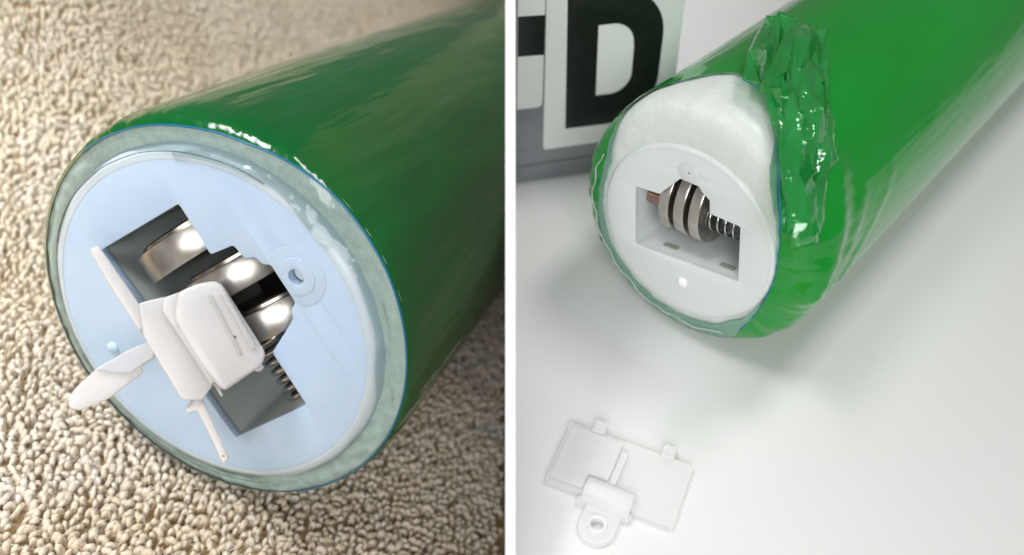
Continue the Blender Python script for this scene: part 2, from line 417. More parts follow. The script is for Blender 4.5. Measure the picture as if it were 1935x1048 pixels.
def pile():
    # one yarn loop: a small arch, swept tube of 7 x 5 points
    K, S = 7, 6
    ang = np.linspace(-0.35, math.pi + 0.35, K)
    path = np.stack([np.cos(ang) * 0.36, np.zeros(K), np.sin(ang) * 0.62 + np.array([-0.75, -0.1, 0, 0, 0, -0.1, -0.75])], 1)
    rad = np.array([0.36, 0.40, 0.43, 0.44, 0.43, 0.40, 0.36])
    T = np.gradient(path, axis=0); T /= np.linalg.norm(T, axis=1)[:, None]
    Nn = np.stack([-T[:, 2], np.zeros(K), T[:, 0]], 1); Bn = np.array([0, 1, 0])
    tv = []; td_ = []
    for i in range(K):
        for k in range(S):
            a = 2 * math.pi * (k + 0.5) / S
            td_.append(Nn[i] * math.cos(a) + Bn * math.sin(a)); tv.append(path[i] + rad[i] * td_[-1])
    tv = np.array(tv); td_ = np.array(td_)
    tf = np.array([(i * S + k, i * S + (k + 1) % S, (i + 1) * S + (k + 1) % S, (i + 1) * S + k) for i in range(K - 1) for k in range(S)])
    tf = tf[:, ::-1]
    pts = []
    step = 1.06e-3
    Minv = cam_o.matrix_world.inverted()
    cm = np.array(Minv @ MC)
    us = np.arange(-0.25, 0.13, step); vs = np.arange(-0.13, 0.50, step * 1.12)
    u1, v1 = np.meshgrid(us, vs, indexing='ij')
    uu = np.concatenate([u1, u1 + step * 0.5]); vv = np.concatenate([v1, v1 + step * 0.56]); second = np.concatenate([np.zeros(u1.size), np.ones(u1.size)])
    uu = uu + RNG.uniform(-0.36, 0.36, uu.shape) * step; vv = vv + RNG.uniform(-0.36, 0.36, vv.shape) * step
    P = np.stack([uu.ravel(), vv.ravel(), np.array([hgt(a_, b_) for a_, b_ in zip(uu.ravel(), vv.ravel())]), np.ones(uu.size)], 1)
    wx = P @ np.array(MC).T
    pc = P @ cm.T
    dep = -pc[:, 2]
    px = 967.5 + 1550 * pc[:, 0] / np.maximum(dep, 1e-4); py = 524 - 1550 * pc[:, 1] / np.maximum(dep, 1e-4)
    ok = (dep > 0.03) & (px > -220) & (px < 1010) & (py > -420) & (py < 1250) & (wx[:, 0] < BOARD_X0 - 0.0009)
    rise = np.clip((P[:, 2] - 0.006) / 0.012, 0, 1)
    ok &= (second < 0.5) | (RNG.random(len(P)) < rise)
    P = P[ok]; dep = dep[ok]; rise = rise[ok]
    n = len(P)
    yaw = np.array([1.25 + 2.2 * noise.noise(Vector((p[0] * 70, p[1] * 70, 1.0))) for p in P]) + RNG.normal(0, 0.6, n)
    lean = RNG.normal(0, 0.26, n); sc = RNG.uniform(0.78, 1.18, n) * 0.88e-3 * (1 - 0.28 * rise)
    hz = P[:, 2] - 0.0009
    big = np.array([noise.noise(Vector((p[0] * 22, p[1] * 22, 9.0))) for p in P])
    tone = np.clip(0.62 + 0.34 * big + RNG.normal(0, 0.2, n), 0, 1)
    flat_ = np.array([noise.noise(Vector((p[0] * 55, p[1] * 55, 21.0))) for p in P])
    sc = sc * (1 + 0.22 * flat_); lean = lean + 0.7 * np.clip(flat_, -0.6, 0.6)
    scl3 = (sc[:, None] * np.stack([RNG.uniform(0.75, 1.45, n), RNG.uniform(0.8, 1.1, n), RNG.uniform(0.9, 1.25, n)], 1))[:, None, :]
    X = (tv[None, :, :] + RNG.normal(0, 0.035, (n, len(tv), 3))) * scl3
    c, s = np.cos(yaw)[:, None], np.sin(yaw)[:, None]
    slope = np.array([(hgt(p[0] - TV * 4e-3, p[1] + TU * 4e-3) - hgt(p[0] + TV * 4e-3, p[1] - TU * 4e-3)) / 8e-3 for p in P])
    def place(X):
        y1 = X[..., 1] * np.cos(lean)[:, None] - X[..., 2] * np.sin(lean)[:, None]
        z1 = X[..., 1] * np.sin(lean)[:, None] + X[..., 2] * np.cos(lean)[:, None]
        x2 = X[..., 0] * c - y1 * s + P[:, 0:1]; y2 = X[..., 0] * s + y1 * c + P[:, 1:2]
        return np.stack([x2, y2, z1 + hz[:, None] + slope[:, None] * (-TV * (x2 - P[:, 0:1]) + TU * (y2 - P[:, 1:2]))], -1)
    AV = place(X).reshape(-1, 3)
    AF = (tf[None] + (np.arange(n) * len(tv))[:, None, None]).reshape(-1, 4).astype(np.int32)
    # loose fibres standing off the yarn: one thin triangle each
    NF = 18
    ri = RNG.integers(S, len(tv) - S, (n, NF))
    root = tv[ri]; dirs = td_[ri] + RNG.normal(0, 0.55, (n, NF, 3))
    side = RNG.normal(0, 1, (n, NF, 3)); side /= np.linalg.norm(side, axis=2, keepdims=True)
    tip = root + dirs * RNG.uniform(0.25, 0.9, (n, NF, 1))
    Fp = np.stack([root - dirs * 0.1 + side * 0.05, root - dirs * 0.1 - side * 0.05, tip], 2).reshape(n, NF * 3, 3) * scl3
    FV = place(Fp).reshape(-1, 3)
    nv0 = len(AV)
    FT = (np.arange(n * NF * 3).reshape(-1, 3) + nv0).astype(np.int32)
    AV = np.concatenate([AV, FV]).astype(np.float32)
    tones = np.concatenate([np.repeat(tone, len(tv)), np.repeat(np.clip(tone + 0.1, 0, 1), NF * 3)]).astype(np.float32)
    lv = np.concatenate([AF.ravel(), FT.ravel()])
    ls = np.concatenate([np.arange(0, AF.size, 4), AF.size + np.arange(0, FT.size, 3)]).astype(np.int32)
    me = bpy.data.meshes.new('yarn_loops')
    me.vertices.add(len(AV)); me.vertices.foreach_set('co', AV.ravel())
    me.loops.add(len(lv)); me.loops.foreach_set('vertex_index', lv)
    me.polygons.add(len(ls)); me.polygons.foreach_set('loop_start', ls)
    me.update(calc_edges=True)
    me.polygons.foreach_set('use_smooth', np.ones(len(ls), bool))
    a = me.attributes.new('tone', 'FLOAT', 'POINT'); a.data.foreach_set('value', tones)
    me.validate()
    me.materials.append(M_YARN)
    o = bpy.data.objects.new('yarn_loops', me); link(o, carpet)
    o['kind'] = 'stuff'
    print('loops', n, 'tris', len(AF) * 2)
bpy.context.view_layer.update()
pile()
def stray_fibres():
    rng = random.Random(3); V = []; Fc = []
    for k in range(110):
        u = rng.uniform(-0.10, 0.03); v = rng.uniform(-0.05, 0.16); a = rng.uniform(0, 6.28); pts = []
        L_h = rng.uniform(0.0006, 0.0011)
        for i in range(9):
            pts.append((u, v, hgt(u, v) + 0.0002 + 0.0005 * math.sin(i / 8 * 3.14) + rng.uniform(0, 0.0002)))
            a += rng.gauss(0, 0.4); u += math.cos(a) * L_h; v += math.sin(a) * L_h
        w4 = [carpet.matrix_world @ Vector(p) for p in pts]
        if max(p.x for p in w4) > BOARD_X0 - 0.001: continue
        tvv, tff = tube_path(pts, rng.uniform(0.00002, 0.00004), 3); o_ = len(V)
        V += tvv; Fc += [tuple(i + o_ for i in f) for f in tff]
    o = mesh_obj('stray_fibres', V, Fc, M_YARN, carpet); o['kind'] = 'stuff'
    at_ = o.data.attributes.new('tone', 'FLOAT', 'POINT'); at_.data.foreach_set('value', np.full(len(V), 0.8, np.float32))
stray_fibres()

# ------------------------------------------------------------------ shared parts of a battery end
def scl(poly, r): return [(x * r, y * r) for x, y in poly]

def build_end(root, R, opening, holes, m_disc, m_pocket, depth, boss, boss_clip, pin, rim_r, m_pin, m_rim, pin_k=1.0):
    """end disc with cut-out, pocket behind it, screw boss, locating pin (local z = towards the viewer)"""
    inner = rim_r
    thick = 0.05 * R
    op = scl(opening, R)
    me = plate_mesh([circle(0, 0, inner * R, 128), op, scl(circle(boss[0], boss[1], boss[4] + 0.001, 24), R)] + [scl(h, R) for h in holes], thick, 0.006 * R, 2)
    d = finish('end_disc', me, m_disc, root, True, Matrix.Translation((0, 0, -thick / 2 + 0.012 * R)), sharp=16)
    # rounded outer rim
    pr = [(inner * R - 0.002 * R, 0.0115 * R), (inner * R + 0.012 * R, 0.0125 * R), (inner * R + (1 - inner) * R * 0.5, 0.002 * R),
          (inner * R + (1 - inner) * R * 0.82, -0.014 * R), (0.995 * R, -0.032 * R), (R, -0.055 * R), (R * 0.998, -0.09 * R)]
    V, Fc = revolve(pr, 128); Fc = [f for f in Fc]
    rm = mesh_obj('rim', V, Fc, m_rim, d); recalc(rm.data)
    rm.matrix_local = Matrix.Translation((0, 0, thick / 2 - 0.012 * R))
    # pocket walls and floor
    cxm = sum(p[0] for p in op) / len(op); cym = sum(p[1] for p in op) / len(op)
    wp = [(p[0] + math.copysign(0.006 * R, p[0] - cxm), p[1] + math.copysign(0.006 * R, p[1] - cym)) for p in op]
    V = [(x, y, -0.03 * R) for x, y in wp] + [(x, y, -depth * R) for x, y in wp]
    k = len(wp)
    Fc = [(i, (i + 1) % k, k + (i + 1) % k, k + i) for i in range(k)]
    pk = mesh_obj('pocket', V, Fc, m_pocket, root, smooth=False)
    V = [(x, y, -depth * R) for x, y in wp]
    mesh_obj('pocket_floor', V, [tuple(range(k))], M_POCKET_SHADE, pk, smooth=False)
    # boss
    bx, by, br, bi, bh = boss
    V = [(x * R, y * R, -0.035 * R) for x, y in circle(bx, by, bh + 0.006, 24)]
    mesh_obj('screw_hole_floor', V, [tuple(range(24))], m_pocket, d, smooth=False)
    o1 = []
    for x, y in circle(bx, by, br, 40): o1.append((x, max(y, boss_clip)))
    o2 = []
    for x, y in circle(bx, by, bi, 32): o2.append((x, max(y, boss_clip + 0.004)))
    b1 = finish('screw_boss', plate_mesh([scl(o1, R), scl(circle(bx, by, bh, 24), R)], 0.012 * R, 0.003 * R, 2), m_disc, root, True, Matrix.Translation((0, 0, 0.0085 * R)), sharp=16)
    b2 = finish('boss_ring', plate_mesh([scl(o2, R), scl(circle(bx, by, bh - 0.001, 24), R)], 0.010 * R, 0.004 * R, 2), m_disc, b1, True,
                Matrix.Translation((0, 0, 0.0055 * R)), sharp=16)
    # pin
    pr = [(0.0001 * R, 0.055 * R)] + [(0.062 * R * math.sin(a), 0.055 * R * math.cos(a) * 0.9 + 0.005 * R) for a in np.linspace(0.15, math.pi / 2, 8)] + [(0.062 * R, 0.0)]
    V, Fc = revolve(pr, 28)
    p_ = mesh_obj('locating_pin', V, Fc, m_pin, root); recalc(p_.data)
    p_.matrix_local = Matrix.Translation((pin[0] * R, pin[1] * R, 0.010 * R)) @ Matrix.Diagonal((pin_k, pin_k, pin_k * 0.8, 1))
    return d

def cell_template(R, rad, th, label):
    """button cell: steel can with rounded rim, dark seal, raised cap. axis = local z, cap up"""
    e = 0.02 * R
    can = [(0.0, -th / 2), (rad - e, -th / 2), (rad - e * 0.4, -th / 2 + e * 0.25), (rad, -th / 2 + e), (rad, th * 0.28), (rad - e * 0.3, th * 0.34), (rad * 0.93, th * 0.36)]
    seal = [(rad * 0.93, th * 0.355), (rad * 0.90, th * 0.30), (rad * 0.87, th * 0.37)]
    cap = [(rad * 0.88, th * 0.30), (rad * 0.875, th * 0.45), (rad * 0.84, th * 0.5), (0.0, th * 0.5)]
    out = []
    for nm, p, mm in (('can', can, M_STEEL), ('seal', seal, M_SEAL), ('cap', cap, M_STEELD)):
        V, Fc = revolve(p, 72)
        me = bpy.data.meshes.new(nm); me.from_pydata(V, [], Fc); me.update()
        bm = bmesh.new(); bm.from_mesh(me); bmesh.ops.remove_doubles(bm, verts=bm.verts, dist=1e-8)
        bmesh.ops.recalc_face_normals(bm, faces=bm.faces); bm.to_mesh(me); bm.free()
        out.append((nm, me, mm))
    return out

def place_cell(tmpl, mat, label, group):
    e = empty('button_cell', mat)
    for nm, me, mm in tmpl:
        if me.users == 0: o = finish(nm, me, mm, e, True, None, sharp=35)
        else:
            o = bpy.data.objects.new(nm, me); link(o, e)
    tag(e, label, 'battery', group)
    return e

def axis_mat(frame_m, pos, direction):
    d = Vector(direction).normalized()
    q = d.to_track_quat('Z', 'Y').to_matrix().to_4x4()
    return frame_m @ Matrix.Translation(pos) @ q

def helix(x0, x1, yc, zc, rad, wire, turns, close=1.6):
    pts = []
    n = int(turns * 20)
    for i in range(n + 1):
        t = i / n
        a = 2 * math.pi * turns * t
        pts.append((x0 + (x1 - x0) * t, yc + rad * math.cos(a), zc + rad * math.sin(a)))
    return tube_path(pts, wire, 8)

# ------------------------------------------------------------------ left tube
tubeL = empty('foam_tube', ML)
tag(tubeL, 'glossy dark green wrapped foam tube lying on the beige carpet, battery end facing out', 'foam tube', 'green foam tubes with battery ends')
OPEN_L = round_poly([(-0.635, -0.328), (-0.62, 0.318), (-0.324, 0.302), (-0.308, 0.462), (-0.223, 0.474), (-0.205, 0.534), (-0.15, 0.553),
                     (-0.135, 0.592), (0.094, 0.589), (0.117, 0.536), (0.16, 0.521), (0.189, 0.463), (0.276, 0.268), (0.615, 0.258), (0.63, -0.328)], 0.016, 3)
build_end(tubeL, RL, OPEN_L, [], M_DISC_L, M_POCKET_L, 0.86, (-0.02, 0.69, 0.165, 0.105, 0.044), 0.606, (-0.15, -0.70), 0.93, M_DISC_L, M_RIM_L, 0.62)

BLUE_L = [(-180, 1.10), (165, 1.095), (146, 1.085), (129, 1.09), (114, 1.125), (101, 1.143), (90, 1.142), (81, 1.142), (70, 1.135), (59, 1.13), (45, 1.127),
          (33, 1.125), (23, 1.122), (8, 1.12), (-13, 1.125), (-44, 1.12), (-74, 1.105), (-116, 1.09), (-150, 1.09)]
def lr_noise(t, s, f, seed=0.0):
    return noise.noise(Vector((math.cos(t) * f, math.sin(t) * f, s + seed)))
def film_left():
    n = 300
    ss = [0.0, 0.0004, 0.0009, 0.0016, 0.0025, 0.0036, 0.005, 0.007, 0.009, 0.012, 0.015, 0.019] + list(np.linspace(0.024, 0.26, 60))
    V = []; Fc = []; m = len(ss)
    for i in range(n):
        t = 2 * math.pi * i / n
        r0 = interp(BLUE_L, math.degrees(t)) * RL
        for j, s in enumerate(ss):
            k = 1 - math.exp(-(s / 0.0026))
            k = min(1, max(0, s / 0.0052)); k = math.sqrt(max(0, 1 - (1 - k) ** 2))
            r = r0 + (TL - r0) * k
            near = math.exp(-s / 0.012)
            r += 0.00022 * near * lr_noise(t, s * 60, 7.0) * min(1, s / 0.001) + 0.00018 * near * lr_noise(t, s * 30, 16.0, 5) * min(1, s / 0.001)
            r += 0.00055 * lr_noise(t, s * 12, 1.6, 9) * (1 - near) + 0.00020 * lr_noise(t, s * 22, 5.5, 19) * (1 - near)
            z = -(0.0010 + s)
            V.append((r * math.cos(t), r * math.sin(t), z))
    for i in range(n):
        for j in range(m - 1):
            a = i * m + j; b = ((i + 1) % n) * m + j
            Fc.append((a, a + 1, b + 1, b))
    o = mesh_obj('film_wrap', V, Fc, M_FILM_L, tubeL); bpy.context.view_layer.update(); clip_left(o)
    # blue printed edge
    pts = []
    for i in range(200):
        t = math.radians(-12 + 196 * i / 199); r = interp(BLUE_L, math.degrees(t)) * RL - 0.00003
        pts.append((r * math.cos(t), r * math.sin(t), -0.00092))
    V, Fc = tube_path(pts, 0.00013, 6)
    mesh_obj('blue_edge', V, Fc, M_BLUE, tubeL)
    # foam ring under the clear film edge
    V = []; Fc = []; fr = [0.985, 1.0, 1.02, 1.045, 1.075, None]
    for i in range(n):
        t = 2 * math.pi * i / n; re = interp(BLUE_L, math.degrees(t)) + 0.006
        for j, q in enumerate(fr):
            rr = (q if q else re) * RL
            if q: rr = (0.985 + (re - 0.985) * j / (len(fr) - 1)) * RL
            z = -0.00135 + 0.00020 * lr_noise(t, j * 0.4, 14.0, 3) + (0.0001 if 0 < j < 5 else -0.0001)
            V.append((rr * math.cos(t), rr * math.sin(t), z))
    m = len(fr)
    for i in range(n):
        for j in range(m - 1):
            a = i * m + j; b = ((i + 1) % n) * m + j
            Fc.append((a, a + 1, b + 1, b))
    mesh_obj('foam_ring', V, Fc, M_FOAM_L, tubeL)
    # clear film margin lapping over the foam on to the disc
    V = []; Fc = []; m = 9
    for i in range(n):
        t = 2 * math.pi * i / n; d = math.degrees(t)
        re = interp(BLUE_L, d); ri = 0.985 + 0.030 * lr_noise(t, 0, 3.0, 31) - (0.03 if 95 < d % 360 < 150 else 0.0)
        for j in range(m):
            f = j / (m - 1); rr = (ri + (re - ri) * f) * RL
            z0 = -0.0008 if rr > 0.985 * RL else -0.0001
            base = np.interp(rr / RL, [0.93, 0.96, 0.99, 1.01, 1.15], [0.0005, 0.0003, -0.0003, -0.0006, -0.0009])
            z = base + 0.00016 + 0.00050 * math.exp(-((d - 108) / 7.0) ** 2) * math.sin(math.pi * f) + 0.00034 * lr_noise(t, j * 0.5, 9.0, 41) * math.sin(math.pi * f) + 0.00018 * lr_noise(t, j * 0.9, 26.0, 44) * math.sin(math.pi * f)
            V.append((rr * math.cos(t), rr * math.sin(t), z))
    for i in range(n):
        for j in range(m - 1):
            a = i * m + j; b = ((i + 1) % n) * m + j
            Fc.append((a, a + 1, b + 1, b))
    mesh_obj('clear_film_margin', V, Fc, M_CLEAR_L, tubeL)
    # thin dark gap line beside the disc, upper left and bottom
    for a0, a1, rr in ((120, 215, 0.972), (285, 340, 1.035)):
        pts = []
        for d in np.linspace(a0, a1, 60):
            t = math.radians(d); r = (rr + 0.006 * lr_noise(t, 0, 4.0, 50)) * RL
            zz = np.interp(r / RL, [0.93, 0.96, 0.99, 1.01, 1.15], [0.0005, 0.0003, -0.0003, -0.0006, -0.0009]) + 0.00028
            pts.append((r * math.cos(t), r * math.sin(t), zz))
        V, Fc = tube_path(pts, 0.00004, 5)
        mesh_obj('film_edge_line', V, Fc, M_DARKLINE, tubeL)
film_left()
V, Fc = helix(0.24 * RL, 0.63 * RL, 0.03 * RL, -0.34 * RL, 0.13 * RL, 0.019 * RL, 6.5)
sp = mesh_obj('contact_spring', V, Fc, M_SPRING, tubeL)
tagL = [('steel button cell nearest the upper end of the left tube’s open slot', (-0.43, 0.03, -0.325), (-1, -0.04, -0.03)),
        ('middle steel button cell behind the raised cover in the left tube', (-0.165, 0.17, -0.345), (-1, 0.0, -0.04)),
        ('steel button cell next to the coil spring in the left tube', (0.125, 0.18, -0.36), (-1, 0.06, -0.05))]
cellL = cell_template(RL, 0.365 * RL, 0.19 * RL, '')
for lb, p, d in tagL:
    place_cell(cellL, axis_mat(ML, Vector(p) * RL, d), lb.replace('’s', ''), 'button cells in the tube on the carpet')

# ------------------------------------------------------------------ left cover, lodged upright in the opening
SP, CP = math.sin(PITCH), math.cos(PITCH)
def cam2world(x, y, z): return Vector((x, SP * y + CP * z, CP * y - SP * z + CAM_H))
OD = 0.0925
oc = Vector(((300 - 967.5) / 1550 * OD, (524 - 640) / 1550 * OD, OD))
zc = -oc.normalized()
def lid_frame():
    def dirw(v): return cam2world(*v) - cam2world(0, 0, 0)
    zw = dirw(zc)
    xi = Vector((0.532, -0.846, 0)); xi = (xi - xi.dot(zc) * zc).normalized()
    xw = dirw(xi); yw = zw.cross(xw)
    o = cam2world(*oc)
    return Matrix(((xw.x, yw.x, zw.x, o.x), (xw.y, yw.y, zw.y, o.y), (xw.z, yw.z, zw.z, o.z), (0, 0, 0, 1)))
MLID = lid_frame()
LS = OD / 1550.0
def lp(pts):
    out = []
    for x, y in pts:
        dx, dy = x - 300, -(y - 640)
        out.append(((dx * 0.532 + dy * -0.846) * LS * 0.99, (dx * 0.846 + dy * 0.532) * LS * 0.99))
    return out
lidL = empty('battery_cover', MLID)
tag(lidL, 'ivory plastic battery cover jammed upright in the open slot of the left tube', 'battery cover', 'white plastic battery covers')
def lid_part(name, pts, z0, z1, bev, rnd=0.0003, parent=None, mat=None):
    me = plate_mesh([round_poly(lp(pts), rnd, 3)], z1 - z0, bev, 3)
    pz = parent.matrix_local.translation.z if parent else 0.0
    return finish(name, me, mat or M_LID_L, parent or lidL, True, Matrix.Translation((0, 0, (z0 + z1) / 2 - pz)), sharp=16)
lid_part('plate_arm', [(173, 476), (188, 466), (262, 572), (272, 600), (274, 636), (262, 622), (206, 534)], -0.0075, 0.0, 0.0003)
web = lid_part('plate_web', [(262, 573), (306, 559), (340, 578), (322, 590), (360, 636), (410, 712), (384, 757), (346, 757), (272, 634)], -0.0085, 0.0002, 0.00025)
hs = lid_part('battery_housing', [(330, 550), (368, 531), (396, 526), (410, 533), (496, 664), (490, 689), (421, 739), (408, 728), (372, 682), (326, 604)],
              -0.012, 0.0016, 0.0005, 0.0006)
lid_part('housing_shoulder', [(304, 562), (350, 542), (392, 640), (424, 712), (396, 727), (350, 655), (304, 588)], -0.010, 0.0008, 0.00025, 0.0003)
lid_part('housing_rib', [(384, 556), (390, 553), (452, 668), (446, 672)], 0.0015, 0.00178, 0.00008, 0.0001)
lid_part('housing_ridge', [(405, 548), (415, 546), (478, 655), (468, 660)], 0.00165, 0.0020, 0.00015, 0.0003, hs)
lid_part('flash_spur', [(399, 722), (412, 728), (421, 750), (417, 751)], -0.001, 0.0, 0.0001, 0.0001)
lid_part('flash_nub', [(476, 694), (488, 684), (496, 694), (490, 702), (478, 702)], -0.001, 0.0003, 0.0002, 0.0002)
lid_part('hinge_tab', [(372, 738), (382, 752), (390, 768), (438, 872), (434, 880), (425, 882), (395, 818), (374, 780), (358, 784), (355, 778), (366, 764)], -0.006, -0.0005, 0.0003)
tg = lid_part('screw_tongue', [(290, 640), (296, 676), (271, 695), (277, 703), (221, 752), (172, 775), (154, 770), (151, 758), (158, 738), (197, 695), (245, 664)], -0.0017, -0.0009, 0.0002)
lid_part('tongue_step', [(194, 699), (244, 664), (288, 642), (294, 674), (270, 692), (252, 706), (222, 704)], -0.00085, -0.0004, 0.0002, 0.0003, tg, M_LID_T)

# ------------------------------------------------------------------ right tube
tubeR = empty('foam_tube', MR)
tag(tubeR, 'bright green tube with torn film and white foam end lying on the white table', 'foam tube', 'green foam tubes with battery ends')
OPEN_R = round_poly([(-0.60, -0.37), (-0.60, 0.362), (-0.308, 0.378), (-0.075, 0.64), (0.136, 0.628), (0.169, 0.584), (0.262, 0.519), (0.272, 0.372), (0.606, 0.356), (0.645, -0.29)], 0.012, 3)
build_end(tubeR, RR, OPEN_R, [], M_DISC_R, M_POCKET_R, 0.95, (0.02, 0.735, 0.13, 0.09, 0.014), 0.652, (0.02, -0.598), 0.95, M_PIN, M_DISC_R)
# slots in the lower pocket wall
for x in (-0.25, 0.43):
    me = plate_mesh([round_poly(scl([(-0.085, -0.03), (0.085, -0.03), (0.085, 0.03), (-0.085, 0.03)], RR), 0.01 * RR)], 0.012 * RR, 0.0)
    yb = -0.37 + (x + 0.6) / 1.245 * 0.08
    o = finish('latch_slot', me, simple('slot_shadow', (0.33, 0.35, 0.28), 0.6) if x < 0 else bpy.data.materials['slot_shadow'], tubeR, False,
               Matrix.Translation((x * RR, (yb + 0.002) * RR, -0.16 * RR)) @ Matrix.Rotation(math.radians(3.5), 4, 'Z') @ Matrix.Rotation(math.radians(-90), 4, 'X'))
V, Fc = helix(0.14 * RR, 0.63 * RR, 0.10 * RR, -0.33 * RR, 0.135 * RR, 0.0125 * RR, 5.5)
mesh_obj('contact_spring', V, Fc, M_SPRING, tubeR)
V, Fc = tube_path([(-0.60 * RR, 0.12 * RR, -0.27 * RR), (-0.36 * RR, 0.12 * RR, -0.27 * RR)], 0.085 * RR, 20)
mesh_obj('contact_stud', V, Fc, M_COPPER, tubeR, smooth=False)
cellR = cell_template(RR, 0.43 * RR, 0.142 * RR, '')
for i, lb in enumerate(('steel button cell nearest the copper contact in the right tube', 'middle one of three steel button cells in the right tube',
                        'steel button cell pressed against the coil spring in the right tube')):
    place_cell(cellR, axis_mat(MR, Vector((-0.29 + 0.178 * i, 0.19, -0.445)) * RR, (-1, 0, 0)), lb, 'button cells in the tube on the table')

# foam body profile: (radius in disc units, depth mm)
FP = np.array([(0.985, 0.0), (1.03, 0.02), (1.09, 0.10), (1.16, 0.28), (1.225, 0.58), (1.285, 1.02), (1.33, 1.60), (1.362, 2.35), (1.382, 3.4), (1.3935, 5.0), (1.3935, 230.0)])
FPm = FP * np.array([RR, MM]) - np.array([0.0, 0.0])
FQ = np.concatenate([[0], np.cumsum(np.linalg.norm(np.diff(FPm, axis=0), axis=1))])
def fprof(q):
    r = float(np.interp(q, FQ, FPm[:, 0])); s = float(np.interp(q, FQ, FPm[:, 1]))
    r2 = float(np.interp(q + 2e-4, FQ, FPm[:, 0])); s2 = float(np.interp(q + 2e-4, FQ, FPm[:, 1]))
    d = Vector((r2 - r, s2 - s)).normalized()
    return r, s, (d.y, -d.x)       # outward normal in (r, s)
def revolve_q(qs_fn, n, off_fn, tmin=0.0, tmax=360.0, closed=True):
    V = []; Fc = []; m = None
    cnt = n if closed else n + 1
    for i in range(cnt):
        d = tmin + (tmax - tmin) * i / n; t = math.radians(d)
        qs = qs_fn(d); m = len(qs)
        for j, q in enumerate(qs):
            r, s, (nr, ns) = fprof(max(q, 0.0)); o = off_fn(d, q, j)
            r += nr * o; s += ns * o
            V.append((r * math.cos(t), r * math.sin(t), -s - 0.0003))
    for i in range(n):
        for j in range(m - 1):
            a = i * m + j; b = ((i + 1) % cnt) * m + j
            Fc.append((a, a + 1, b + 1, b))
    return V, Fc
V, Fc = revolve_q(lambda d: [0, .0004, .0008, .0013, .0018, .0024, .003, .0036, .0042, .005, .006, .008, .010, .013, .017, .022, .03], 180,
                  lambda d, q, j: 0.00012 * lr_noise(math.radians(d), q * 200, 9.0))
mesh_obj('foam_end', V, Fc, M_FOAM_R, tubeR)

# where the green print ends: angle (deg) -> distance (mm) along the foam profile from the disc edge
EDGE = [(180, 1.5), (165, 1.4), (150, 2.0), (138, 3.6), (130, 5.6), (121, 8.8), (108, 10.2), (100, 12.2), (92, 13.0), (84, 13.2), (77, 13.0), (70, 10.2), (62, 7.4), (53, 4.6),
        (44, 2.9), (35, 1.9), (24, 1.0), (12, 0.45), (0, 0.25), (-13, 0.20), (-26, 0.45), (-39, 1.0), (-52, 2.0), (-66, 4.2), (-80, 7.5), (-100, 10.5), (-120, 10.0), (-140, 6.0), (-160, 2.4)]
RIDGES = [((12.0, 40), (4.6, -9), 0.00075, 5.5), ((6.5, 20), (4.6, -9), 0.0003, 4.0), ((15, 22), (7, -14), 0.0004, 4.0), ((22, 18), (11, -14), 0.0003, 3.0),
          ((4.6, -9), (1.0, -22), 0.0004, 6.0), ((9, 34), (2.2, 12), 0.0003, 5.0)]
def film_off(d, q, j):
    dd = ((d + 180) % 360) - 180; t = math.radians(d)
    o = 0.00014
    near = math.exp(-max(0, q - 0.004) / 0.012)
    o += near * 0.00022 * lr_noise(t, q * 150, 5.0, 2) + near * 0.00012 * lr_noise(t, q * 260, 14.0, 6)
    o += 0.00012 * lr_noise(t, q * 25, 4.0, 12)
    qm = q * 1000
    for (q0, t0), (q1, t1), h, wd in RIDGES:
        # distance to the crease in (mm, degrees scaled to mm)
        k = 0.29
        ax, ay = q0, t0 * k; bx, by = q1, t1 * k; px, py = qm, dd * k
        L2 = (bx - ax) ** 2 + (by - ay) ** 2
        u = max(0, min(1, ((px - ax) * (bx - ax) + (py - ay) * (by - ay)) / L2))
        ds = math.hypot(px - ax - u * (bx - ax), py - ay - u * (by - ay))
        o += h * max(0, 1 - ds / (wd * 0.45)) * (0.35 + 0.65 * u)
    return max(o, 0.00006)
def film_qs(d):
    q0 = interp(EDGE, d) * MM; q0 += min(q0, 0.004) * 0.05 * lr_noise(math.radians(d), 0, 8.0, 77)
    out = [q0 + (0.030 - q0) * (f ** 1.5) for f in np.linspace(0, 1, 46)]
    return out + list(np.linspace(0.034, 0.225, 34))
V, Fc = revolve_q(film_qs, 420, film_off)
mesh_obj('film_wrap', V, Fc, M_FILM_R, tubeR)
# clear unprinted margin and its blue line
def clear_qs(d):
    q0 = film_qs(d)[0]
    wdt = interp([(180, 1.0), (165, 0.9), (150, 1.2), (125, 1.0), (100, .5), (80, .6), (50, 1.0), (30, .35), (0, .12), (-20, .12), (-45, 0.8), (-66, 3.2), (-80, 6.6), (-100, 9.6), (-120, 9.2), (-140, 5.2), (-160, 1.8)], d) * MM
    wdt *= 1 + 0.06 * lr_noise(math.radians(d), 0, 5.0, 88)
    return [max(q0 - wdt + wdt * f * 1.02, 0.0) for f in np.linspace(0, 1, 9)]
def clear_off(d, q, j):
    f = 1 - j / 8.0; t = math.radians(d)
    lift = interp([(180, 0.35), (140, 0.3), (100, 0.2), (50, 0.3), (0, 0.05), (-40, 0.2), (-80, 0.3), (-120, 0.3)], d) * MM
    return 0.00016 + lift * f * f * (0.7 + 0.6 * lr_noise(t, 0, 6.0, 91)) + 0.00014 * f * lr_noise(t, j * 0.3, 20.0, 93)
V, Fc = revolve_q(clear_qs, 300, clear_off)
mesh_obj('clear_film_margin', V, Fc, M_CLEAR_R, tubeR)
pts = []
for d in np.linspace(-58, 70, 150):
    q = film_qs(d)[0]; r, s, (nr, ns) = fprof(q); o = film_off(d, q, 0) + 0.00002
    r += nr * o; s += ns * o
    pts.append((r * math.cos(math.radians(d)), r * math.sin(math.radians(d)), -s - 0.0003))
V, Fc = tube_path(pts, 0.00006, 6); mesh_obj('blue_edge', V, Fc, M_BLUE, tubeR)
pts = []
